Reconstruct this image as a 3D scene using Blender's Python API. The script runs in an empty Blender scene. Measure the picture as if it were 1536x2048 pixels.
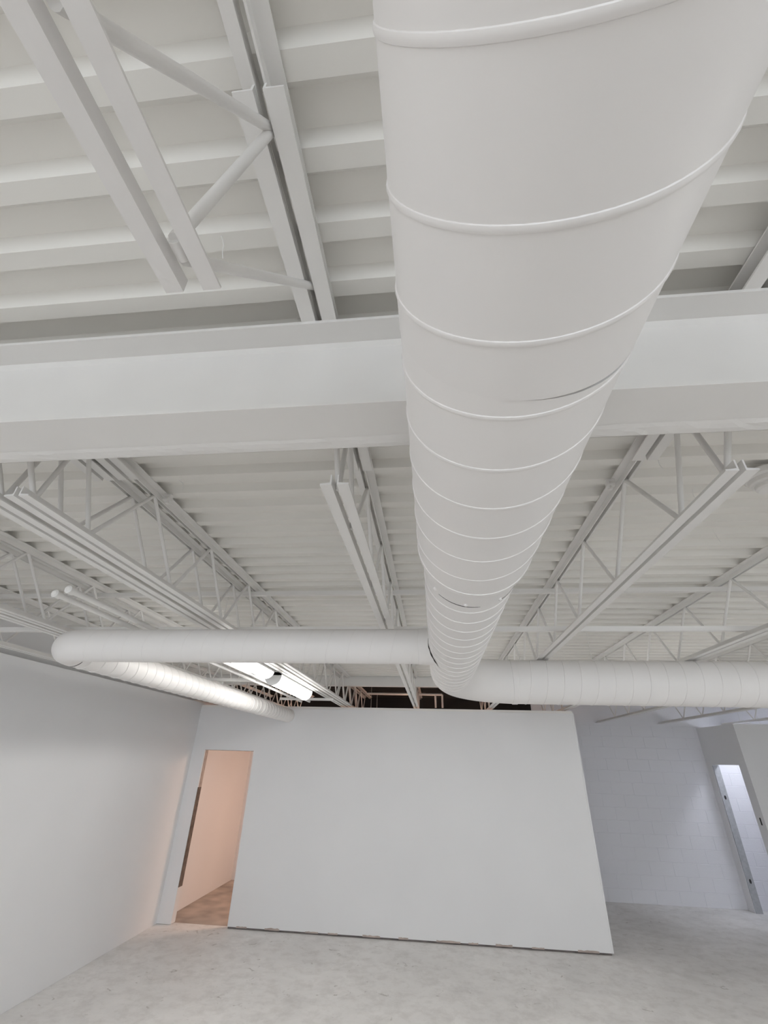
import bpy, bmesh, math, random
from mathutils import Vector, Matrix
random.seed(7)
sc = bpy.context.scene
COL = sc.collection

# ------------------------------------------------------------------ camera, world, exposure
CH = 2.08                                   # camera height
YAW, PITCH, ROLL, FPX = -0.116027598, 0.511429151, 0.0287700201, 879.393
fw = Vector((math.sin(YAW)*math.cos(PITCH), math.cos(YAW)*math.cos(PITCH), math.sin(PITCH)))
rt = fw.cross(Vector((0, 0, 1))).normalized(); up = rt.cross(fw)
r2 = math.cos(ROLL)*rt + math.sin(ROLL)*up
u2 = -math.sin(ROLL)*rt + math.cos(ROLL)*up
cam = bpy.data.objects.new('camera', bpy.data.cameras.new('camera'))
COL.objects.link(cam)
cam.matrix_world = Matrix(((r2.x, u2.x, -fw.x, 0), (r2.y, u2.y, -fw.y, 0), (r2.z, u2.z, -fw.z, CH), (0, 0, 0, 1)))
cam.data.sensor_fit = 'HORIZONTAL'; cam.data.sensor_width = 36.0
cam.data.lens = 36.0*FPX/1536.0
cam.data.clip_start = 0.02
sc.camera = cam

world = bpy.data.worlds.new('daylight'); sc.world = world
world.use_nodes = True
wb = world.node_tree.nodes['Background']
wb.inputs[0].default_value = (0.86, 0.93, 1.0, 1)
wb.inputs[1].default_value = 4.2

sc.view_settings.view_transform = 'Standard'
sc.view_settings.look = 'None'
sc.view_settings.gamma = 1.0
sc.view_settings.use_curve_mapping = False
sc.view_settings.exposure = -0.26
sc.cycles.diffuse_bounces = 6
sc.cycles.max_bounces = 8
sc.cycles.use_light_tree = False
LAMP = 18.5                                 # lens radiance of the strip fixtures

# ------------------------------------------------------------------ materials
MATS = {}
def material(name, rgb, rough=0.6, bump=0.0, bscale=60.0, var=0.0, vscale=3.0, spec=0.4, detail=4.0, emit=None, estr=0.0):
    if name in MATS: return MATS[name]
    m = bpy.data.materials.new(name); m.use_nodes = True
    nt = m.node_tree; N = nt.nodes; b = N['Principled BSDF']
    b.inputs['Base Color'].default_value = (*rgb, 1)
    b.inputs['Roughness'].default_value = rough
    b.inputs['Specular IOR Level'].default_value = spec
    tc = N.new('ShaderNodeTexCoord')
    if var > 0:
        n = N.new('ShaderNodeTexNoise'); n.inputs['Scale'].default_value = vscale; n.inputs['Detail'].default_value = 1.5
        nt.links.new(tc.outputs['Object'], n.inputs['Vector'])
        r = N.new('ShaderNodeValToRGB')
        r.color_ramp.elements[0].position = 0.3; r.color_ramp.elements[1].position = 0.7
        r.color_ramp.elements[0].color = (*[max(0, c*(1-var)) for c in rgb], 1)
        r.color_ramp.elements[1].color = (*[min(1, c*(1+var*.5)) for c in rgb], 1)
        nt.links.new(n.outputs['Fac'], r.inputs['Fac']); nt.links.new(r.outputs['Color'], b.inputs['Base Color'])
    if bump > 0:
        n = N.new('ShaderNodeTexNoise'); n.inputs['Scale'].default_value = bscale; n.inputs['Detail'].default_value = detail
        nt.links.new(tc.outputs['Object'], n.inputs['Vector'])
        bp = N.new('ShaderNodeBump'); bp.inputs['Strength'].default_value = bump; bp.inputs['Distance'].default_value = 0.004
        nt.links.new(n.outputs['Fac'], bp.inputs['Height']); nt.links.new(bp.outputs['Normal'], b.inputs['Normal'])
    if emit:
        b.inputs['Emission Color'].default_value = (*emit, 1); b.inputs['Emission Strength'].default_value = estr
    MATS[name] = m
    return m

def concrete():
    m = bpy.data.materials.new('worn_concrete'); m.use_nodes = True
    nt = m.node_tree; N = nt.nodes; L = nt.links; b = N['Principled BSDF']
    tc = N.new('ShaderNodeTexCoord')
    def noise(scale, detail=6, rough=.6, dist=0.0):
        n = N.new('ShaderNodeTexNoise'); n.inputs['Scale'].default_value = scale; n.inputs['Detail'].default_value = detail
        n.inputs['Roughness'].default_value = rough; n.inputs['Distortion'].default_value = dist
        L.new(tc.outputs['Object'], n.inputs['Vector']); return n
    def ramp(src, p0, c0, p1, c1):
        r = N.new('ShaderNodeValToRGB'); e = r.color_ramp.elements
        e[0].position = p0; e[0].color = (*c0, 1); e[1].position = p1; e[1].color = (*c1, 1)
        L.new(src, r.inputs['Fac']); return r
    a = ramp(noise(1.1, 5, .65, .4).outputs['Fac'], .3, (.735, .722, .712), .68, (.875, .862, .85))
    s = ramp(noise(6.5, 5, .7, .2).outputs['Fac'], .33, (.84, .83, .82), .55, (1, 1, 1))
    mx = N.new('ShaderNodeMix'); mx.data_type = 'RGBA'; mx.blend_type = 'MULTIPLY'; mx.inputs[0].default_value = .8
    L.new(a.outputs['Color'], mx.inputs[6]); L.new(s.outputs['Color'], mx.inputs[7])
    # dark scuffs
    sp = ramp(noise(9.0, 3, .5, 1.2).outputs['Fac'], .675, (1, 1, 1), .73, (.64, .62, .60))
    m2 = N.new('ShaderNodeMix'); m2.data_type = 'RGBA'; m2.blend_type = 'MULTIPLY'; m2.inputs[0].default_value = .8
    L.new(mx.outputs[2], m2.inputs[6]); L.new(sp.outputs['Color'], m2.inputs[7])
    # pale plaster dust
    du = ramp(noise(2.3, 5, .75, .6).outputs['Fac'], .60, (0, 0, 0), .74, (.55, .55, .55))
    m3 = N.new('ShaderNodeMix'); m3.data_type = 'RGBA'
    L.new(du.outputs['Color'], m3.inputs[0]); L.new(m2.outputs[2], m3.inputs[6]); m3.inputs[7].default_value = (.88, .865, .85, 1)
    L.new(m3.outputs[2], b.inputs['Base Color'])
    b.inputs['Roughness'].default_value = .55; b.inputs['Specular IOR Level'].default_value = .35
    bp = N.new('ShaderNodeBump'); bp.inputs['Strength'].default_value = .15; bp.inputs['Distance'].default_value = .004
    L.new(noise(30, 3, .7).outputs['Fac'], bp.inputs['Height']); L.new(bp.outputs['Normal'], b.inputs['Normal'])
    return m

M_WALL   = material('white_wall_paint', (.80, .80, .81), .55, 0, 90, .02, 1.2, .3)
M_BLOCK  = material('painted_block', (.78, .78, .82), .5, .3, 55, 0, 4, .35, 1)
M_STEEL  = material('white_steel_paint', (.81, .795, .775), .42, 0, 45, .02, 5, .45)
M_LUMPY  = material('thick_white_paint', (.81, .79, .775), .32, .55, 26, .02, 8, .5, 2)
M_DECK   = material('white_deck_paint', (.83, .812, .772), .5, 0, 20, .025, 2.0, .4)
M_DUCT   = material('white_duct_paint', (.84, .818, .803), .42, 0, 30, .012, 3, .4)
M_DARK   = material('unpainted_unlit_dark', (.012, .012, .013), .8)  # bare unpainted tone, with the unlit room's darkness put into the colour
M_GAP    = material('dark_open_joint', (.03, .03, .03), .8)
M_LENS_OFF = material('fixture_white', (.85, .85, .85), .35)
M_LENS   = material('lit_lens', (.9, .9, .9), .4, emit=(1.0, .985, .95), estr=LAMP)
M_LENSC  = material('lit_cool_lens', (.9, .9, .9), .4, emit=(.86, .9, 1.0), estr=LAMP*2.6)
M_WARM   = material('lit_warm_lens', (.9, .8, .7), .4, emit=(1.0, .66, .49), estr=LAMP*5.8)
M_WOOD   = material('raw_stud', (.16, .125, .105), .8, .3, 60, .35, 14)
M_GALV   = material('galvanised_stud', (.42, .43, .45), .4, .1, 60, .12, 20, .5)
M_PAPER  = material('torn_drywall_paper', (.50, .42, .38), .8, .3, 60, .2, 12)
M_BASE   = material('dark_sole_plate', (.17, .15, .145), .8, .2, 40, .3, 8)
M_FLOOR  = concrete()

# ------------------------------------------------------------------ mesh helpers
def mesh(name, verts, faces, smooth=False):
    me = bpy.data.meshes.new(name); me.from_pydata([tuple(v) for v in verts], [], faces); me.validate(); me.update()
    bm = bmesh.new(); bm.from_mesh(me); bmesh.ops.recalc_face_normals(bm, faces=bm.faces); bm.to_mesh(me); bm.free()
    if smooth:
        for p in me.polygons: p.use_smooth = True
        me.set_sharp_from_angle(angle=math.radians(38))
    return me

def link(name, me, mat, parent=None, loc=(0, 0, 0), rot=None):
    o = bpy.data.objects.new(name, me); COL.objects.link(o)
    if mat and not me.materials: me.materials.append(mat)
    o.location = loc
    if rot: o.rotation_euler = rot
    if parent: o.parent = parent
    return o

def tag(o, label, cat, group=None):
    o['label'] = label; o['category'] = cat
    if group: o['group'] = group
    return o

def thing(name, label, cat, loc=(0, 0, 0), group=None):
    o = bpy.data.objects.new(name, None); COL.objects.link(o); o.location = loc; o.empty_display_size = .1
    return tag(o, label, cat, group)

def structure(o): o['kind'] = 'structure'; return o

def boxes(lst):
    V, F = [], []
    for (x0, x1, y0, y1, z0, z1) in lst:
        i = len(V)
        V += [(x0, y0, z0), (x1, y0, z0), (x1, y1, z0), (x0, y1, z0), (x0, y0, z1), (x1, y0, z1), (x1, y1, z1), (x0, y1, z1)]
        F += [(i, i+3, i+2, i+1), (i+4, i+5, i+6, i+7), (i, i+1, i+5, i+4), (i+1, i+2, i+6, i+5), (i+2, i+3, i+7, i+6), (i+3, i, i+4, i+7)]
    return V, F

def box(name, b, mat, parent=None, bevel=0.0):
    """b given in world coordinates (x0,x1,y0,y1,z0,z1); the mesh is centred on its own origin"""
    c = ((b[0]+b[1])/2, (b[2]+b[3])/2, (b[4]+b[5])/2)
    V, F = boxes([(b[0]-c[0], b[1]-c[0], b[2]-c[1], b[3]-c[1], b[4]-c[2], b[5]-c[2])])
    me = mesh(name, V, F)
    if bevel > 0:
        bm = bmesh.new(); bm.from_mesh(me)
        bmesh.ops.bevel(bm, geom=bm.edges[:], offset=bevel, segments=2, affect='EDGES', profile=.6); bm.to_mesh(me); bm.free()
    p = parent.location if parent else Vector((0, 0, 0))
    return link(name, me, mat, parent, (c[0]-p.x, c[1]-p.y, c[2]-p.z))

def prism(poly, axis, a0, a1):
    """extrude a 2-D polygon along an axis: axis 'y' -> poly in (x,z), 'x' -> (y,z), 'z' -> (x,y)"""
    n = len(poly); V = []
    for a in (a0, a1):
        for (p, q) in poly:
            V.append((p, a, q) if axis == 'y' else (a, p, q) if axis == 'x' else (p, q, a))
    F = [tuple(range(n)), tuple(range(2*n-1, n-1, -1))]
    F += [(i, (i+1) % n, n+(i+1) % n, n+i) for i in range(n)]
    return V, F

def sweep(path, radii, seg=16, cap=True, closed=False):
    """round tube along a 3-D path, parallel-transport frames"""
    path = [Vector(p) for p in path]; n = len(path)
    if not isinstance(radii, (list, tuple)): radii = [radii]*n
    T = [(path[min(i+1, n-1)]-path[max(i-1, 0)]).normalized() for i in range(n)]
    ref = Vector((0, 0, 1)) if abs(T[0].z) < .9 else Vector((1, 0, 0))
    nrm = (ref - T[0]*ref.dot(T[0])).normalized(); V = []; F = []
    for i in range(n):
        nrm = (nrm - T[i]*nrm.dot(T[i])).normalized(); bi = T[i].cross(nrm)
        for k in range(seg):
            a = 2*math.pi*k/seg
            V.append(path[i] + (nrm*math.cos(a)+bi*math.sin(a))*radii[i])
    for i in range(n-1):
        for k in range(seg):
            a, b = i*seg+k, i*seg+(k+1) % seg
            F.append((a, b, b+seg, a+seg))
    if cap:
        F.append(tuple(range(seg-1, -1, -1))); F.append(tuple((n-1)*seg+k for k in range(seg)))
    return V, F

def tube(name, path, r, mat, parent=None, seg=16, cap=True, smooth=True):
    o0 = Vector(path[0]); V, F = sweep([Vector(p)-o0 for p in path], r, seg, cap)
    me = mesh(name, V, F, smooth)
    if smooth and cap:
        for p in me.polygons:
            if len(p.vertices) > 4: p.use_smooth = False
    p = parent.location if parent else Vector((0, 0, 0))
    return link(name, me, mat, parent, o0-p)

def frame_on(axis):
    # local (u, v, w): w along the duct
    if axis == 'y': return Vector((1, 0, 0)), Vector((0, 0, 1)), Vector((0, 1, 0))
    return Vector((0, 1, 0)), Vector((0, 0, 1)), Vector((1, 0, 0))

def lathe(name, axis, start, prof, mat, parent, seg=72):
    """prof: list of (distance along axis, radius)"""
    u, v, w = frame_on(axis); V = []; F = []
    for (d, r) in prof:
        for k in range(seg):
            a = 2*math.pi*k/seg
            V.append(u*(r*math.cos(a))+v*(r*math.sin(a))+w*d)
    for i in range(len(prof)-1):
        for k in range(seg):
            a, b = i*seg+k, i*seg+(k+1) % seg
            F.append((a, b, b+seg, a+seg))
    me = mesh(name, V, F, True)
    return link(name, me, mat, parent, Vector(start)-(parent.location if parent else Vector()))

def helix(name, axis, start, length, r, pitch, mat, parent, width=.011, height=.0023, phase=0.0, hand=-1, seg=56):
    """raised lock seam wound round a spiral duct"""
    u, v, w = frame_on(axis); turns = length/pitch; n = max(2, int(turns*seg))
    prof = [(-.5, -.0015), (-.34, .55*height), (0, height), (.34, .55*height), (.5, -.0015)]
    V = []; F = []; m = len(prof)
    for i in range(n+1):
        t = turns*i/n; a = hand*2*math.pi*t+phase; d = length*i/n
        e = u*math.cos(a)+v*math.sin(a)
        for (q, h) in prof:
            dd = min(max(d+q*width, 0), length)
            V.append(e*(r+h)+w*dd)
    for i in range(n):
        for k in range(m-1):
            a = i*m+k; F.append((a, a+1, a+m+1, a+m))
    me = mesh(name, V, F, True)
    return link(name, me, mat, parent, Vector(start)-(parent.location if parent else Vector()))

# ------------------------------------------------------------------ key measures (metres)
DZ = 1.18; ZD = CH+DZ                         # underside of the deck ribs
ZB = CH+.752                                  # underside of the joist bottom chords
YP = 7.78                                     # partition face
XL = -3.93                                    # left wall face
YBK = 10.38                                   # back wall face
XR, YREAR = 7.6, -7.0
WT = 2.77                                     # partition height

# ------------------------------------------------------------------ floor and walls
fl = structure(box('floor', (-4.4, XR+.2, YREAR-.2, YBK+1.2, -.12, 0), M_FLOOR))
box('dusty_slab', (XL, 2.03, YP+.10, YBK-.006, -.02, .002), material('dusty_brown_slab', (.47, .41, .365), .8, .3, 40, .3, 3.5), fl)

wl = structure(box('wall_left', (-4.30, -4.04, YREAR, YBK+.3, 0, ZD+.05), M_WALL))
box('furring_wall', (-4.04, XL, YREAR, YBK, 0, 2.84), M_WALL, wl, .004)

# partition with its doorway
P = [(XL, .004), (-3.72, .004), (-3.72, 2.14), (-2.90, 2.14), (-2.90, .022), (2.15, .022), (2.15, WT), (XL, WT)]
V, F = prism(P, 'y', YP, YP+.12)
wp = structure(link('wall_middle', mesh('wall_middle', V, F), M_WALL))
box('sole_plate', (-2.90, 2.13, YP+.010, YP+.11, 0, .024), M_BASE, wp)
bead = box('corner_bead', (2.138, 2.158, YP-.004, YP+.124, .022, WT), M_WALL, wp, .003)
box('top_track', (XL, 2.15, YP+.01, YP+.13, WT, WT+.035), M_STEEL, wp)
for i in range(11):                           # torn paper along the foot of the drywall
    x = -2.75+i*.44+random.uniform(-.08, .08); w = random.uniform(.12, .32); h = random.uniform(.008, .02)
    n = 7; top = [(x+w*k/n, .024+h*random.uniform(.35, 1)) for k in range(n+1)]
    V, F = prism([(x, .016)]+top+[(x+w, .016)], 'y', YP-.004, YP+.002)
    link('torn_paper', mesh('torn_paper', V, F), M_PAPER, wp)

d1 = structure(box('door_1', (-3.722, -3.714, YP+.004, YP+.116, .40, 1.62), M_WOOD))
box('jamb_edge', (-3.722, -3.715, YP+.03, YP+.116, 1.62, 2.14), M_PAPER, d1)
box('head_edge', (-3.72, -2.90, YP+.004, YP+.116, 2.132, 2.142), M_PAPER, d1)
box('jamb_edge', (-2.905, -2.897, YP+.004, YP+.118, .022, 2.132), M_WALL, d1)

# storage-room side wall behind the partition, closing the dark room
structure(box('wall_storage', (2.03, 2.15, YP+.12, YBK, 0, WT), M_WALL))

# back wall: painted blocks laid in running bond, mortar recessed
wbk = structure(box('wall_back', (-4.3, XR+.2, YBK+.0045, YBK+.22, 0, ZD+.05), M_BLOCK))
box('dark_upper_wall', (-4.0, 2.03, YBK-.005, YBK+.02, 2.2, ZD), M_DARK, wbk)  # lack of light above the partition put into the wall colour
box('white_lower_wall', (-4.0, 2.03, YBK-.005, YBK+.02, 0, 2.2), M_WALL, wbk)
BL, BHT = .4, .2
def block_mesh(L):
    V, F = boxes([(0, L-.004, 0, .024, 0, BHT-.006)]); me = mesh('block', V, F)
    bm = bmesh.new(); bm.from_mesh(me); bmesh.ops.bevel(bm, geom=[e for e in bm.edges if all(v.co.y < .001 for v in e.verts)], offset=.0028, segments=1, affect='EDGES'); bm.to_mesh(me); bm.free()
    me.materials.append(M_BLOCK); return me
bfull, bhalf = block_mesh(BL), block_mesh(BL/2)
for row in range(14):
    x = 2.15
    if row % 2:
        link('block', bhalf, None, wbk, Vector((x, YBK, row*BHT))-wbk.location); x += BL/2
    while x < 7.3:
        link('block', bfull, None, wbk, Vector((x, YBK+random.uniform(0, .0015), row*BHT))-wbk.location); x += BL

# protruding room at the right with its doorway
XB_, YF = 5.20, 9.12
P = [(YF, 0), (9.33, 0), (9.33, 2.14), (10.20, 2.14), (10.20, 0), (YBK, 0), (YBK, WT), (YF, WT)]
V, F = prism(P, 'x', XB_, XB_+.12)
wa = structure(link('wall_annex', mesh('wall_annex', V, F), M_WALL))
box('front_face', (XB_+.12, XR, YF, YF+.12, 0, WT), M_WALL, wa)
box('switch_hole', (XB_-.003, XB_+.01, 9.205, 9.235, 1.30, 1.40), M_GAP, wa)
d2 = structure(box('door_2', (XB_+.01, XB_+.12, 10.185, 10.203, .0, 2.13), M_GALV))
for z in (1.62, .42):
    V, F = sweep([(0, 0, 0), (0, .004, 0)], .022, 14); o = link('knockout_hole', mesh('knockout_hole', V, F), M_GAP, d2, Vector((XB_+.065, 10.183, z))-d2.location); o.scale = (.8, 1, 1.5)

structure(box('wall_right', (XR, XR+.2, YREAR, YBK+.3, 0, ZD+.05), M_WALL))
# storefront behind the camera: piers, sill, header around open bays of daylight
wr = structure(box('wall_rear', (-4.3, XR+.2, YREAR-.2, YREAR, 2.75, ZD+.05), M_WALL))
box('sill_wall', (-4.3, XR+.2, YREAR-.2, YREAR, 0, .35), M_WALL, wr)
for x in (-4.3, -1.35, 1.6, 4.55, 7.5):
    box('pier', (x, x+.3, YREAR-.2, YREAR, .35, 2.75), M_WALL, wr)

# ------------------------------------------------------------------ ceiling: ribbed steel deck in sheets of six ribs
PITCHD = .1335*DZ; Y0 = 1.323*DZ              # a far edge of a rib's bottom flat
def deck_sheet(nrib, L):
    bot, slope = .30*PITCHD, .13*PITCHD
    prof = []
    for k in range(nrib):
        e = k*PITCHD
        prof += [(e, 0), (e+slope, .038), (e+PITCHD-bot-slope, .038), (e+PITCHD-bot, 0)]
    prof.append((nrib*PITCHD, 0))
    V = [(0, y, z) for y, z in prof]+[(L, y, z) for y, z in prof]
    n = len(prof); F = [(i, i+1, n+i+1, n+i) for i in range(n-1)]
    V += [(0, y, z+.004) for y, z in prof]+[(L, y, z+.004) for y, z in prof]
    F += [(2*n+i+1, 2*n+i, 3*n+i, 3*n+i+1) for i in range(n-1)]
    me = bpy.data.meshes.new('deck_panel'); me.from_pydata(V, [], F); me.update(); return me
ceil = structure(box('ceiling', (-4.3, XR+.2, YREAR-.2, YBK+.3, ZD+.045, ZD+.15), M_DECK))
me_all = deck_sheet(6, XR+4.25); me_all.materials.append(M_DECK)
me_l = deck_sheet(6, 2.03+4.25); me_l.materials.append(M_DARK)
me_r = deck_sheet(6, XR-2.03); me_r.materials.append(M_DECK)
y = Y0-4*PITCHD-6*PITCHD*8
while y < YBK:
    if y > YP-.35:
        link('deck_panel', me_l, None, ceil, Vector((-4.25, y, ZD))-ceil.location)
        link('deck_panel', me_r, None, ceil, Vector((2.03, y, ZD))-ceil.location)
    else:
        link('deck_panel', me_all, None, ceil, Vector((-4.25, y+(.024 if y < .5 else 0), ZD+(.0045 if y < .5 else 0)))-ceil.location)   # near sheets lap over at the beam
    y += 6*PITCHD

# ------------------------------------------------------------------ steel I-beam under the joist seats
BY0, BW, BD = .8235, .179, .333
ZBT = ZD-.0635; ZBB = ZBT-BD; BYC = BY0+BW/2
hw, tf, tw = BW/2, .011, .004
I = [(-hw, 0), (hw, 0), (hw, tf), (tw+.012, tf), (tw, tf+.012), (tw, BD-tf-.012), (tw+.012, BD-tf), (hw, BD-tf), (hw, BD), (-hw, BD), (-hw, BD-tf), (-tw-.012, BD-tf), (-tw, BD-tf-.012), (-tw, tf+.012), (-tw-.012, tf), (-hw, tf)]
V, F = prism(I, 'x', -4.04, XR)
beam = tag(link('steel_beam', mesh('steel_beam', V, F), M_STEEL, None, (0, BYC, ZBB)), 'deep white steel I-beam crossing the whole ceiling under the joists', 'beam')
# rough overspray strip along the far edge of the bottom flange
random.seed(3)
V = []; F = []; n = 420
for i in range(n):
    x0 = -3.9+i*.0265
    for (yy, zz) in ((hw-.050, -.0004), (hw-.036, -.0016-random.random()*.0022), (hw-.020, -.0014-random.random()*.0028), (hw-.006, -.0014-random.random()*.002), (hw, -.0004)):
        V.append((x0, yy+random.uniform(-.003, .003)*(yy < hw), zz))
for i in range(n-1):
    for k in range(4): a = i*5+k; F.append((a, a+1, a+6, a+5))
link('rough_paint_strip', mesh('rough_paint_strip', V, F), M_STEEL, beam)

# far header beam above the partition
V, F = prism([(-.05, 0), (.05, 0), (.05, .012), (.008, .012), (.008, .148), (.05, .148), (.05, .16), (-.05, .16)], 'x', -4.04, 2.3)
tag(link('header_beam', mesh('header_beam', V, F), M_STEEL, None, (0, 7.62, CH+1.03)), 'white steel channel across the ceiling above the partition, behind the left duct', 'beam')

# ------------------------------------------------------------------ open-web bar joists
LEG, TH, GAP = .037, .005, .009               # angle leg, thickness, half gap
def angle_mesh(side, up_leg, L, GAP=GAP, LEG=LEG):
    s = side
    if up_leg:   # bottom chord: horizontal leg at the bottom, vertical leg up at the gap
        poly = [(s*GAP, 0), (s*(GAP+LEG), 0), (s*(GAP+LEG), TH), (s*(GAP+TH), TH+.003), (s*(GAP+TH), LEG), (s*GAP, LEG)]
    else:
        poly = [(s*GAP, 0), (s*(GAP+LEG), 0), (s*(GAP+LEG), -TH), (s*(GAP+TH), -TH-.003), (s*(GAP+TH), -LEG), (s*GAP, -LEG)]
    V, F = prism(poly, 'y', 0, L)
    return mesh('chord_angle', V, F)
MESHC = {}
def cached(key, fn):
    if key not in MESHC: MESHC[key] = fn()
    return MESHC[key]

def rod_mesh(dy, dzz, r):
    V, F = sweep([(0, 0, 0), (0, dy, dzz)], r, 10)
    me = mesh('web_rod', V, F, True); me.materials.append(M_STEEL); return me

def joist(x, y0, y1, zb, nodes, label, b0=None, b1=None, seat0=None, seat1=None, rodr=.0095, group=None, chordmat=None, dxb=0.0):
    """nodes: [(y, 't'|'b'), ...] zig-zag of the web"""
    t = thing('bar_joist', label, 'joist', (x, y0, zb), group)
    ztop = ZD-.001-zb
    b0 = y0 if b0 is None else b0; b1 = y1 if b1 is None else b1
    for s in (-1, 1):
        link('top_chord_angle', cached(('t', s, round(y1-y0, 3)), lambda: angle_mesh(s, False, y1-y0)), M_STEEL, t, (0, 0, ztop))
        link('bottom_chord_angle', cached(('b', s, round(b1-b0, 3), str(chordmat)), lambda: angle_mesh(s, True, b1-b0, *((.017, .030) if chordmat else ()))), chordmat or M_STEEL, t, (dxb, b0-y0, 0))
    for k in range(len(nodes)-1):
        (ya, a), (yb, b) = nodes[k], nodes[k+1]
        za = ztop-.026 if a == 't' else .022; zc = ztop-.026 if b == 't' else .022
        xa = 0 if a == 't' else dxb; xb = 0 if b == 't' else dxb
        if dxb:
            V, F = sweep([(0, 0, 0), (xb-xa, yb-ya, zc-za)], rodr, 10); me = mesh('web_rod', V, F, True); me.materials.append(M_STEEL)
        else:
            me = cached(('r', round(yb-ya, 3), round(zc-za, 3), rodr), lambda: rod_mesh(yb-ya, zc-za, rodr))
        link('web_rod', me, None, t, (xa, ya-y0, za))
    for sr in (seat0, seat1):                 # seat angles on the beam
        if sr:
            for s in (-1, 1):
                poly = [(s*(GAP+.001), -LEG+.004), (s*(GAP+.006), -LEG+.004), (s*(GAP+.006), -.0625+.007), (s*(GAP+LEG+.006), -.0625+.006), (s*(GAP+LEG+.006), -.0625), (s*(GAP+.001), -.0625)]
                V, F = prism(poly, 'y', sr[0]-y0, sr[1]-y0)
                link('seat_angle', mesh('seat_angle', V, F), M_STEEL, t, (0, 0, ztop))
    return t

def far_nodes(first_top, n):
    out = [(BYC+.03, 't'), (1.22, 'b'), (1.28, 'b')]
    out = [(BYC+.05, 't'), (1.21, 'b')]
    P2 = .655; y = first_top
    out += [(1.21+.02, 'b')][:0]
    out.append((y-P2+.16, 't')) if y-P2+.16 > BYC+.12 else None
    k = 0
    while k < n:
        out.append((y-P2/2+.02, 'b')); out.append((y, 't')); y += P2; k += 1
    return out

FAR = [(-3.635, 'bar joist beside the left wall, its bottom chord just above the wall top'),
       (-2.69, 'right-hand joist of the doubled pair above the left wall duct'),
       (-2.815, 'left-hand joist of the doubled pair above the left wall duct'),
       (-1.40, 'right-hand joist of the doubled pair just right of the lit strip lights'),
       (-1.525, 'left-hand joist of the doubled pair just right of the lit strip lights'),
       (-.295, 'bar joist beyond the beam, just left of the large duct'),
       (.905, 'bar joist beyond the beam, first to the right of the large duct'),
       (2.07, 'bar joist beyond the beam, second to the right of the large duct'),
       (3.33, 'bar joist over the right duct, third right of the large duct'),
       (4.52, 'bar joist over the right duct, fourth right of the large duct'),
       (5.72, 'bar joist over the right duct, nearest the right wall')]
for x, lab in FAR:
    joist(x, BYC+.01, YBK, ZB, far_nodes(1.80, 13), lab, b0=1.145, seat0=(BYC+.005, 1.60), group='joists beyond the beam')
# joists of the near bay, on this side of the beam
ZBN = CH+.66
nn = [(.74, 't'), (.375, 'b'), (.345, 'b'), (.385, 't'), (.10, 'b'), (-.20, 't'), (-.52, 'b'), (-.84, 't'), (-1.16, 'b'), (-1.48, 't'), (-1.8, 'b'), (-2.1, 't')]
NEAR = [(-.305, 'bar joist of the near bay, top left beside the large duct'),
        (.905, 'bar joist of the near bay, at the upper right edge'),
        (-1.46, 'bar joist of the near bay, out beyond the top left corner')]
for x, lab in NEAR[:2]:
    joist(x, -3.0, BYC-.01, ZBN, nn, lab, b0=-3.0, b1=.415, seat1=(.31, BYC-.005), rodr=.0105, group='joists before the beam', chordmat=M_LUMPY, dxb=(-.068 if x < 0 else 0.0))

# bridging bars
for (yy, zz, lab) in ((3.12, ZB+.04, 'thin white bridging angle crossing the joist bottoms over the ducts'), (3.24, ZD-.075, 'white bridging angle crossing just under the joist top chords')):
    V, F = prism([(0, 0), (.032, 0), (.032, .004), (.004, .004), (.004, .032), (0, .032)], 'x', -4.03, XR)
    tag(link('bridging_bar', mesh('bridging_bar', V, F), M_STEEL, None, (0, yy, zz)), lab, 'bracing')

# ------------------------------------------------------------------ ducts
XM, ZM = .1356, CH+.5845
RM, RN = .172, .155
PIT = .127
m = thing('spiral_duct', 'large white spiral duct running overhead from the camera into the room', 'duct', (XM, -3.4, ZM))
YJ = .445                                     # sleeve joint
lathe('duct_pipe', 'y', (XM, -3.4, ZM), [(0, RM-.004), (0, RM), (YJ+3.4, RM), (YJ+3.4, RM-.006)], M_DUCT, m)
A0 = math.atan2(-.974, -.226)                # side of the duct nearest the camera
helix('spiral_seam', 'y', (XM, -3.4, ZM), YJ+3.4, RM, PIT, M_DUCT, m, phase=A0+2*math.pi*(.230+3.4)/PIT)
lathe('joint_gap', 'y', (XM, YJ, ZM), [(-.004, RM-.0045), (.018, RM-.0045)], M_GAP, m)
sl = lathe('duct_pipe', 'y', (XM, YJ, ZM), [(0, RM-.006), (0, RM-.001), (.02, RM-.001), (.78, RM-.001), (.78, RM-.006)], M_DUCT, m)
for v in sl.data.vertices:                    # the sleeve has slipped open on its right side
    if v.co.y < .001:
        c = math.cos(math.atan2(v.co.z, v.co.x)+.2)
        v.co.y = .0006+.011*max(0.0, c)**1.5
helix('spiral_seam', 'y', (XM, YJ+.010, ZM), .77, RM-.001, PIT, M_DUCT, m, phase=A0+2*math.pi*(.230-YJ-.010)/PIT)
red = lathe('reducer', 'y', (XM, YJ+.78, ZM), [(-.001, RM-.003), (0, RM+.001), (.02, RM+.001), (.022, RM-.002), (.10, RN+.003), (.16, RN+.003), (.162, RN-.002)], M_DUCT, m)
for k in range(9):
    a = 2*math.pi*k/9+.35; r = RN+.003
    V, F = sweep([(0, 0, 0), (.006*math.cos(a), 0, .006*math.sin(a))], [.007, .004], 8)
    link('screw', mesh('screw', V, F), M_DUCT, red, (r*math.cos(a), .14, r*math.sin(a)))
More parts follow.
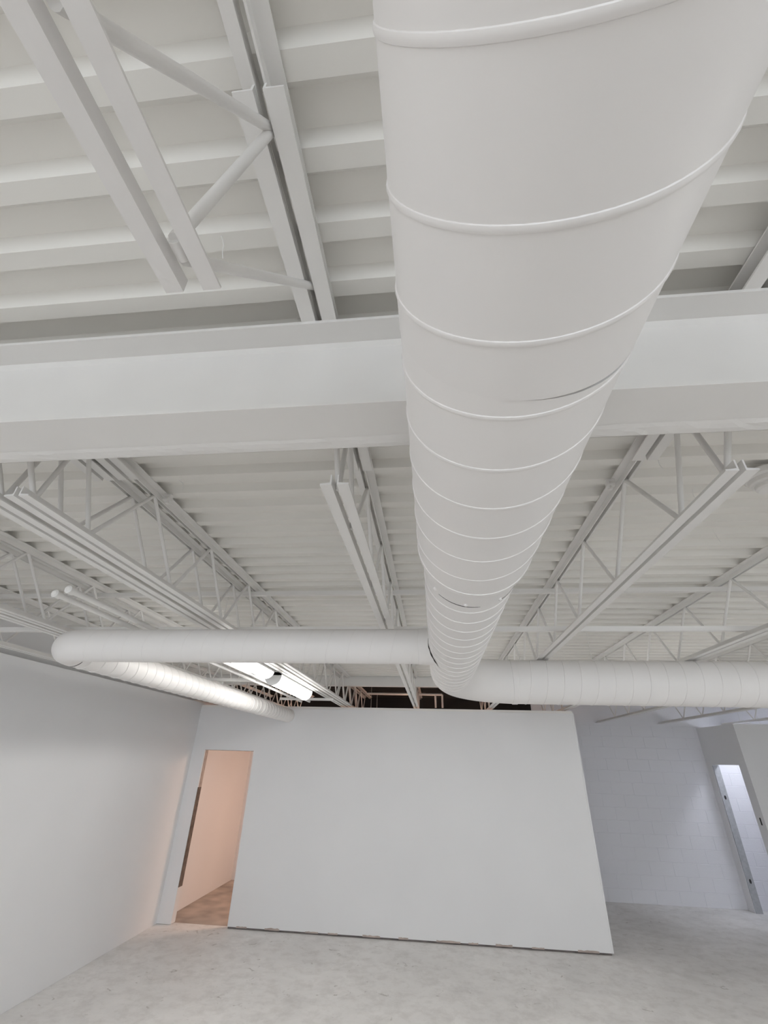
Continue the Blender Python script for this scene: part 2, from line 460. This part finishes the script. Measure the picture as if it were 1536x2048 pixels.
for a0, a1 in ((-2.35, -1.45), (-1.05, -.55)):  # open slits at the reducer's end
    V = []; F = []
    for k in range(15):
        a = a0+(a1-a0)*k/14
        w = .0026*math.sin(math.pi*k/14)+.0003
        for dd, rr in ((0, RN+.0005), (w, RN+.0005), (w, RN+.0034), (0, RN+.0034)):
            V.append((rr*math.cos(a), dd, rr*math.sin(a)))
    for k in range(14):
        for j in range(4): F.append((k*4+j, k*4+(j+1) % 4, (k+1)*4+(j+1) % 4, (k+1)*4+j))
    link('open_slit', mesh('open_slit', V, F), M_GAP, red, (0, .1622, 0))
YN0 = YJ+.78+.15
RC = .50; YRT = 3.91; ZRT = ZM-.006
lathe('narrow_pipe', 'y', (XM, YN0, ZM), [(0, RN-.003), (0, RN), (YRT-RC-YN0, RN)], M_DUCT, m)
helix('spiral_seam', 'y', (XM, YN0+.03, ZM), YRT-RC-YN0-.05, RN, PIT, M_DUCT, m, width=.010, height=.003, phase=1.0)

# right run with its elbow
RR = .168
rd = thing('right_duct', 'white spiral duct turning right at the end of the large duct', 'duct', (XM+RC, YRT, ZRT))
path = [(XM, YRT-RC-.04, ZM), (XM, YRT-RC-.02, ZM)]; rad = [RN-.002, RN+.0003]
for k in range(25):
    a = math.pi/2*k/24
    path.append((XM+RC-RC*math.cos(a), YRT-RC+RC*math.sin(a), ZM+(ZRT-ZM)*k/24)); rad.append(RN+.0004+(RR-RN-.0004)*k/24)
path.append((XM+RC+.02, YRT, ZRT)); rad.append(RR)
tube('elbow', path, rad, M_DUCT, rd, 72, False)
lathe('coupling', 'x', (XM+RC, YRT, ZRT), [(-.01, RR), (-.008, RR+.004), (.03, RR+.004), (.032, RR), (.032, RR-.002)], M_DUCT, rd)
lathe('duct_pipe', 'x', (XM+RC+.032, YRT, ZRT), [(0, RR), (XR-XM-RC-.05, RR)], M_DUCT, rd)
helix('spiral_seam', 'x', (XM+RC+.06, YRT, ZRT), XR-XM-RC-.2, RR, PIT, M_DUCT, rd, width=.009, height=.0028, phase=.3)

# left branch: tap on the large duct, run to the left, elbow, run along to the partition
YLT, RL, XLD = 2.66, .0995, -2.40
RCL = .17
ld = thing('branch_duct', 'slim white spiral duct branching left, then bending back along the left wall', 'duct', (XM-RN, YLT, ZM))
XS = XLD+RCL; XE = XM-RN+.03
lathe('duct_pipe', 'x', (XS, YLT, ZM), [(0, RL), (XM-RN-.05-XS, RL)], M_DUCT, ld, 56)
helix('spiral_seam', 'x', (XS+.02, YLT, ZM), XE-.14-XS, RL, PIT, M_DUCT, ld, width=.006, height=.0012, phase=.9)
def xi(t, rho, R): return XM-math.sqrt(max(R*R-(rho*math.sin(t))**2, 1e-6))
V = []; F = []; SG = 56
for q in range(4):
    for k in range(SG):
        t = 2*math.pi*k/SG
        rho, x = ((RL-.001, XM-RN-.062), (RL+.0025, XM-RN-.060), (RL+.005, xi(t, RL+.005, RN+.004)-.006), (RL+.022, xi(t, RL+.022, RN+.0035)))[q]
        V.append((x-ld.location.x, rho*math.cos(t), rho*math.sin(t)))
for q in range(3):
    for k in range(SG): F.append((q*SG+k, q*SG+(k+1) % SG, (q+1)*SG+(k+1) % SG, (q+1)*SG+k))
link('saddle_collar', mesh('saddle_collar', V, F, True), M_DUCT, ld)
pts = []; rr = []
for k in range(25):                           # slit where the collar has pulled off the large duct
    t = math.radians(168+k*3.6); rho = RL+.0225
    pts.append((xi(t, rho, RN+.0035), YLT+rho*math.cos(t), ZM+rho*math.sin(t))); rr.append(.0008+.0032*math.sin(math.pi*k/24)*(.6+.4*math.sin(k*1.1)))
tube('collar_slit', pts, rr, M_GAP, ld, 8)
path = [(XS+.05, YLT, ZM), (XS+.02, YLT, ZM)]
for k in range(21):
    a = math.pi/2*k/20
    path.append((XLD+RCL-RCL*math.sin(a), YLT+RCL-RCL*math.cos(a), ZM))
path += [(XLD, YLT+RCL+.02, ZM)]
tube('elbow', path, [RL-.001]+[RL+.0003]*(len(path)-1), M_DUCT, ld, 56, False)
pts = [(XLD+(RL+.0005)*math.cos(a), YLT+RCL, ZM+(RL+.0005)*math.sin(a)) for a in [math.radians(-95+k*5) for k in range(14)]]
tube('elbow_slit', pts, [.0006+.0022*math.sin(math.pi*k/13) for k in range(14)], M_GAP, ld, 8)
lathe('duct_pipe', 'y', (XLD, YLT+RCL+.003, ZM), [(0, RL), (YP-YLT-RCL+.02, RL)], M_DUCT, ld, 56)
helix('spiral_seam', 'y', (XLD, YLT+RCL+.05, ZM), YP-YLT-RCL-.2, RL, PIT, M_DUCT, ld, width=.007, height=.0036, phase=.2)
lathe('coupling', 'y', (XLD, 6.35, ZM), [(0, RL), (.002, RL+.004), (.03, RL+.004), (.032, RL)], M_DUCT, ld, 56)
lathe('wall_collar', 'y', (XLD, YP-.06, ZM), [(0, RL), (.002, RL+.004), (.058, RL+.006)], M_DUCT, ld, 56)
box('hanger_strap', (XLD-.012, XLD+.012, 5.12, 5.122, ZM+RL-.005, ZB+.02), M_STEEL, ld)

# ------------------------------------------------------------------ strip lights
def fixture(x, y0, y1, z, label, lens=M_LENS, wdt=.08, group='strip lights', drop=.06):
    t = thing('strip_light', label, 'light', (x, (y0+y1)/2, z), group)
    L = y1-y0
    V, F = prism([(-wdt*.62, .085), (-wdt*.62, .03), (-wdt, .012), (-wdt, 0), (wdt, 0), (wdt, .012), (wdt*.62, .03), (wdt*.62, .085)], 'y', -L/2, L/2)
    link('housing', mesh('housing', V, F), M_LENS_OFF, t)
    arc = [(wdt*.96*math.cos(a), -drop*math.sin(a)) for a in [math.pi*k/16 for k in range(17)]]
    V, F = prism([(p, q-.001) for p, q in arc], 'y', -L/2+.012, L/2-.012)
    link('lens', mesh('lens', V, F, False), lens, t)
    arc2 = [(wdt*1.02*math.cos(a), -(drop+.005)*math.sin(a)) for a in [math.pi*k/16 for k in range(17)]]
    for s in (-1, 1):
        c = s*(L/2-.006)
        V, F = prism(arc2+[(-wdt, .03), (wdt, .03)], 'y', c-.006, c+.006)
        link('end_cap', mesh('end_cap', V, F), M_LENS_OFF, t)
        V, F = sweep([(0, s*L*.38, .08), (0, s*L*.38, ZD-z+.004)], .003, 6)
        link('hanger_wire', mesh('hanger_wire', V, F), M_STEEL, t)
    return t
fixture(-1.675, 3.22, 4.52, CH+.735, 'lit strip light nearer the camera, half hidden behind the left duct')
fixture(-1.665, 4.70, 6.02, CH+.735, 'lit strip light farther back, near the partition top', wdt=.09, drop=.095)
for k, xy in enumerate([(1.55, 4.5), (-1.62, -1.9), (-1.62, -4.2), None, (1.75, -4.2), (4.6, -1.0), (4.6, -3.8), (4.3, 1.2), (3.7, 4.35), (-3.2, -.1), (6.0, 2.0)]):  # right-edge, farther-right hidden and left-wall strips are added to brighten deck and floor
    if xy:
        x, y = xy
        fixture(x, y, y+1.22, CH+.690, ['lit strip light hidden behind the right duct', 'lit strip light behind the camera on the left', 'lit strip light at the back on the left', 'lit strip light behind the camera right of the large duct',
            'lit strip light at the back right of the large duct', 'lit strip light behind the camera on the far right', 'lit strip light at the back on the far right', 'unseen strip light added out beyond the right edge to brighten the far bay', 'strip light added behind the right duct, farther right, to brighten the floor',
            'unseen strip light added beside the left wall to brighten the left deck', 'lit strip light near the right wall'][k])
fixture(5.78, 9.26, 9.96, 2.66, 'cool lit strip light inside the room at the right', M_LENSC)

# warm tube light in the unfinished room behind the left doorway
fixture(-1.15, 8.55, 9.75, 2.52, 'warm lit strip light in the room behind the left doorway', M_WARM)

# ------------------------------------------------------------------ conduits, struts, clamps
for x, y0, lab in ((-1.985, 2.06, 'left of two white capped pipes hung beside the strip lights'), (-1.86, 2.0, 'right of two white capped pipes hung beside the strip lights')):
    t = thing('capped_pipe', lab, 'pipe', (x, y0, ZB-.03), 'capped pipes')
    tube('pipe', [(x, y0, ZB-.03), (x, 7.0, ZB-.03)], .0155, M_STEEL, t, 14)
    tube('end_cap', [(x, y0-.012, ZB-.03), (x, y0-.006, ZB-.03), (x, y0+.03, ZB-.03)], [.012, .021, .021], M_STEEL, t, 14)
for yy, xa, xb, lab in ((5.02, -2.86, -1.765, 'white cross strut under the joists at the near end of the far strip light'), (6.62, -2.2, -1.42, 'short white cross strut beyond the far strip light')):
    V, F = prism([(0, 0), (.04, 0), (.04, .03), (.034, .03), (.034, .005), (.006, .005), (.006, .03), (0, .03)], 'x', xa, xb)
    tag(link('cross_strut', mesh('cross_strut', V, F), M_STEEL, None, (0, yy, ZB-.034 if yy < 6 else ZB-.05)), lab, 'strut')
for x, sd, lab in ((-1.345, 1, 'small white beam clamp on the doubled joist left of centre'), (.85, -1, 'small white beam clamp on the joist right of the large duct')):
    t = thing('beam_clamp', lab, 'clamp', (x, 1.83, ZD-.03), 'beam clamps')
    V, F = prism([(-.018, -.012), (.020, -.012), (.020, -.004), (-.008, -.004), (-.008, .012), (.020, .012), (.020, .022), (-.018, .022)] if sd < 0 else [(.018, -.012), (-.020, -.012), (-.020, -.004), (.008, -.004), (.008, .012), (-.020, .012), (-.020, .022), (.018, .022)], 'y', -.012, .012)
    link('jaw', mesh('jaw', V, F), M_STEEL, t)
    V, F = sweep([(0, 0, -.03), (0, 0, -.022), (0, 0, -.0221), (0, 0, -.005)], [.010, .010, .006, .006], 6)
    link('set_screw', mesh('set_screw', V, F), M_STEEL, t, (sd*.004, 0, 0))
# round detector at the right edge
t = thing('ceiling_detector', 'round white ringed detector at the right edge, under the deck', 'detector', (1.52, 1.83, ZD))
V = []; F = []; prof = [(.078, 0), (.078, -.026), (.072, -.034), (.064, -.034), (.064, -.054), (.058, -.062), (.048, -.062), (.048, -.078), (.040, -.088), (.0, -.092)]
for r, z in prof:
    for k in range(32): V.append((max(r, .0005)*math.cos(2*math.pi*k/32), max(r, .0005)*math.sin(2*math.pi*k/32), z))
for i in range(len(prof)-1):
    for k in range(32): F.append((i*32+k, i*32+(k+1) % 32, (i+1)*32+(k+1) % 32, (i+1)*32+k))
link('detector_body', mesh('detector_body', V, F), M_STEEL, t)
# conduit with two drops above the partition
t = thing('conduit', 'thin white conduit with two short drops in the dark above the partition', 'conduit', (-1.3, 9.15, CH+1.105))
tube('run', [(-1.3, 9.15, CH+1.105), (.16, 9.15, CH+1.105)], .022, M_STEEL, t, 12)
for x in (.03, .16):
    tube('drop', [(x, 9.15, CH+1.105), (x, 9.15, CH+.87)], .018, M_STEEL, t, 12)
# pipe riding on the second joist right of the duct
tag(tube('joist_pipe', [(2.20, 2.4, ZB+.06), (2.20, 6.4, ZB+.06)], .014, M_STEEL, None, 12), 'white conduit running beside the second joist right of the large duct', 'conduit')
# loose tie wires hanging from the deck
for i, (x, yy) in enumerate(((-.52, .60), (-1.20, 1.68), (-.30, 2.35), (.98, 1.64), (1.28, 1.95), (1.6, 2.4))):
    z = ZD+.002; rnd = random.Random(i)
    p = [(x, yy, z)]
    for k in range(4): p.append((x+rnd.uniform(-.012, .012)+.006*k, yy+.006*k, z-.018*(k+1)))
    tag(tube('tie_wire', p, .0014, M_STEEL, None, 6), ['loose white tie wire hanging from the deck just before the beam on the left', 'loose white tie wire hanging beside the left doubled joist', 'loose white tie wire hanging between the joists left of the large duct',
        'loose white tie wire beside the joist right of the large duct, near the beam', 'loose white tie wire on the deck right of the large duct', 'loose white tie wire hanging farther right of the large duct'][i], 'wire', 'tie wires')
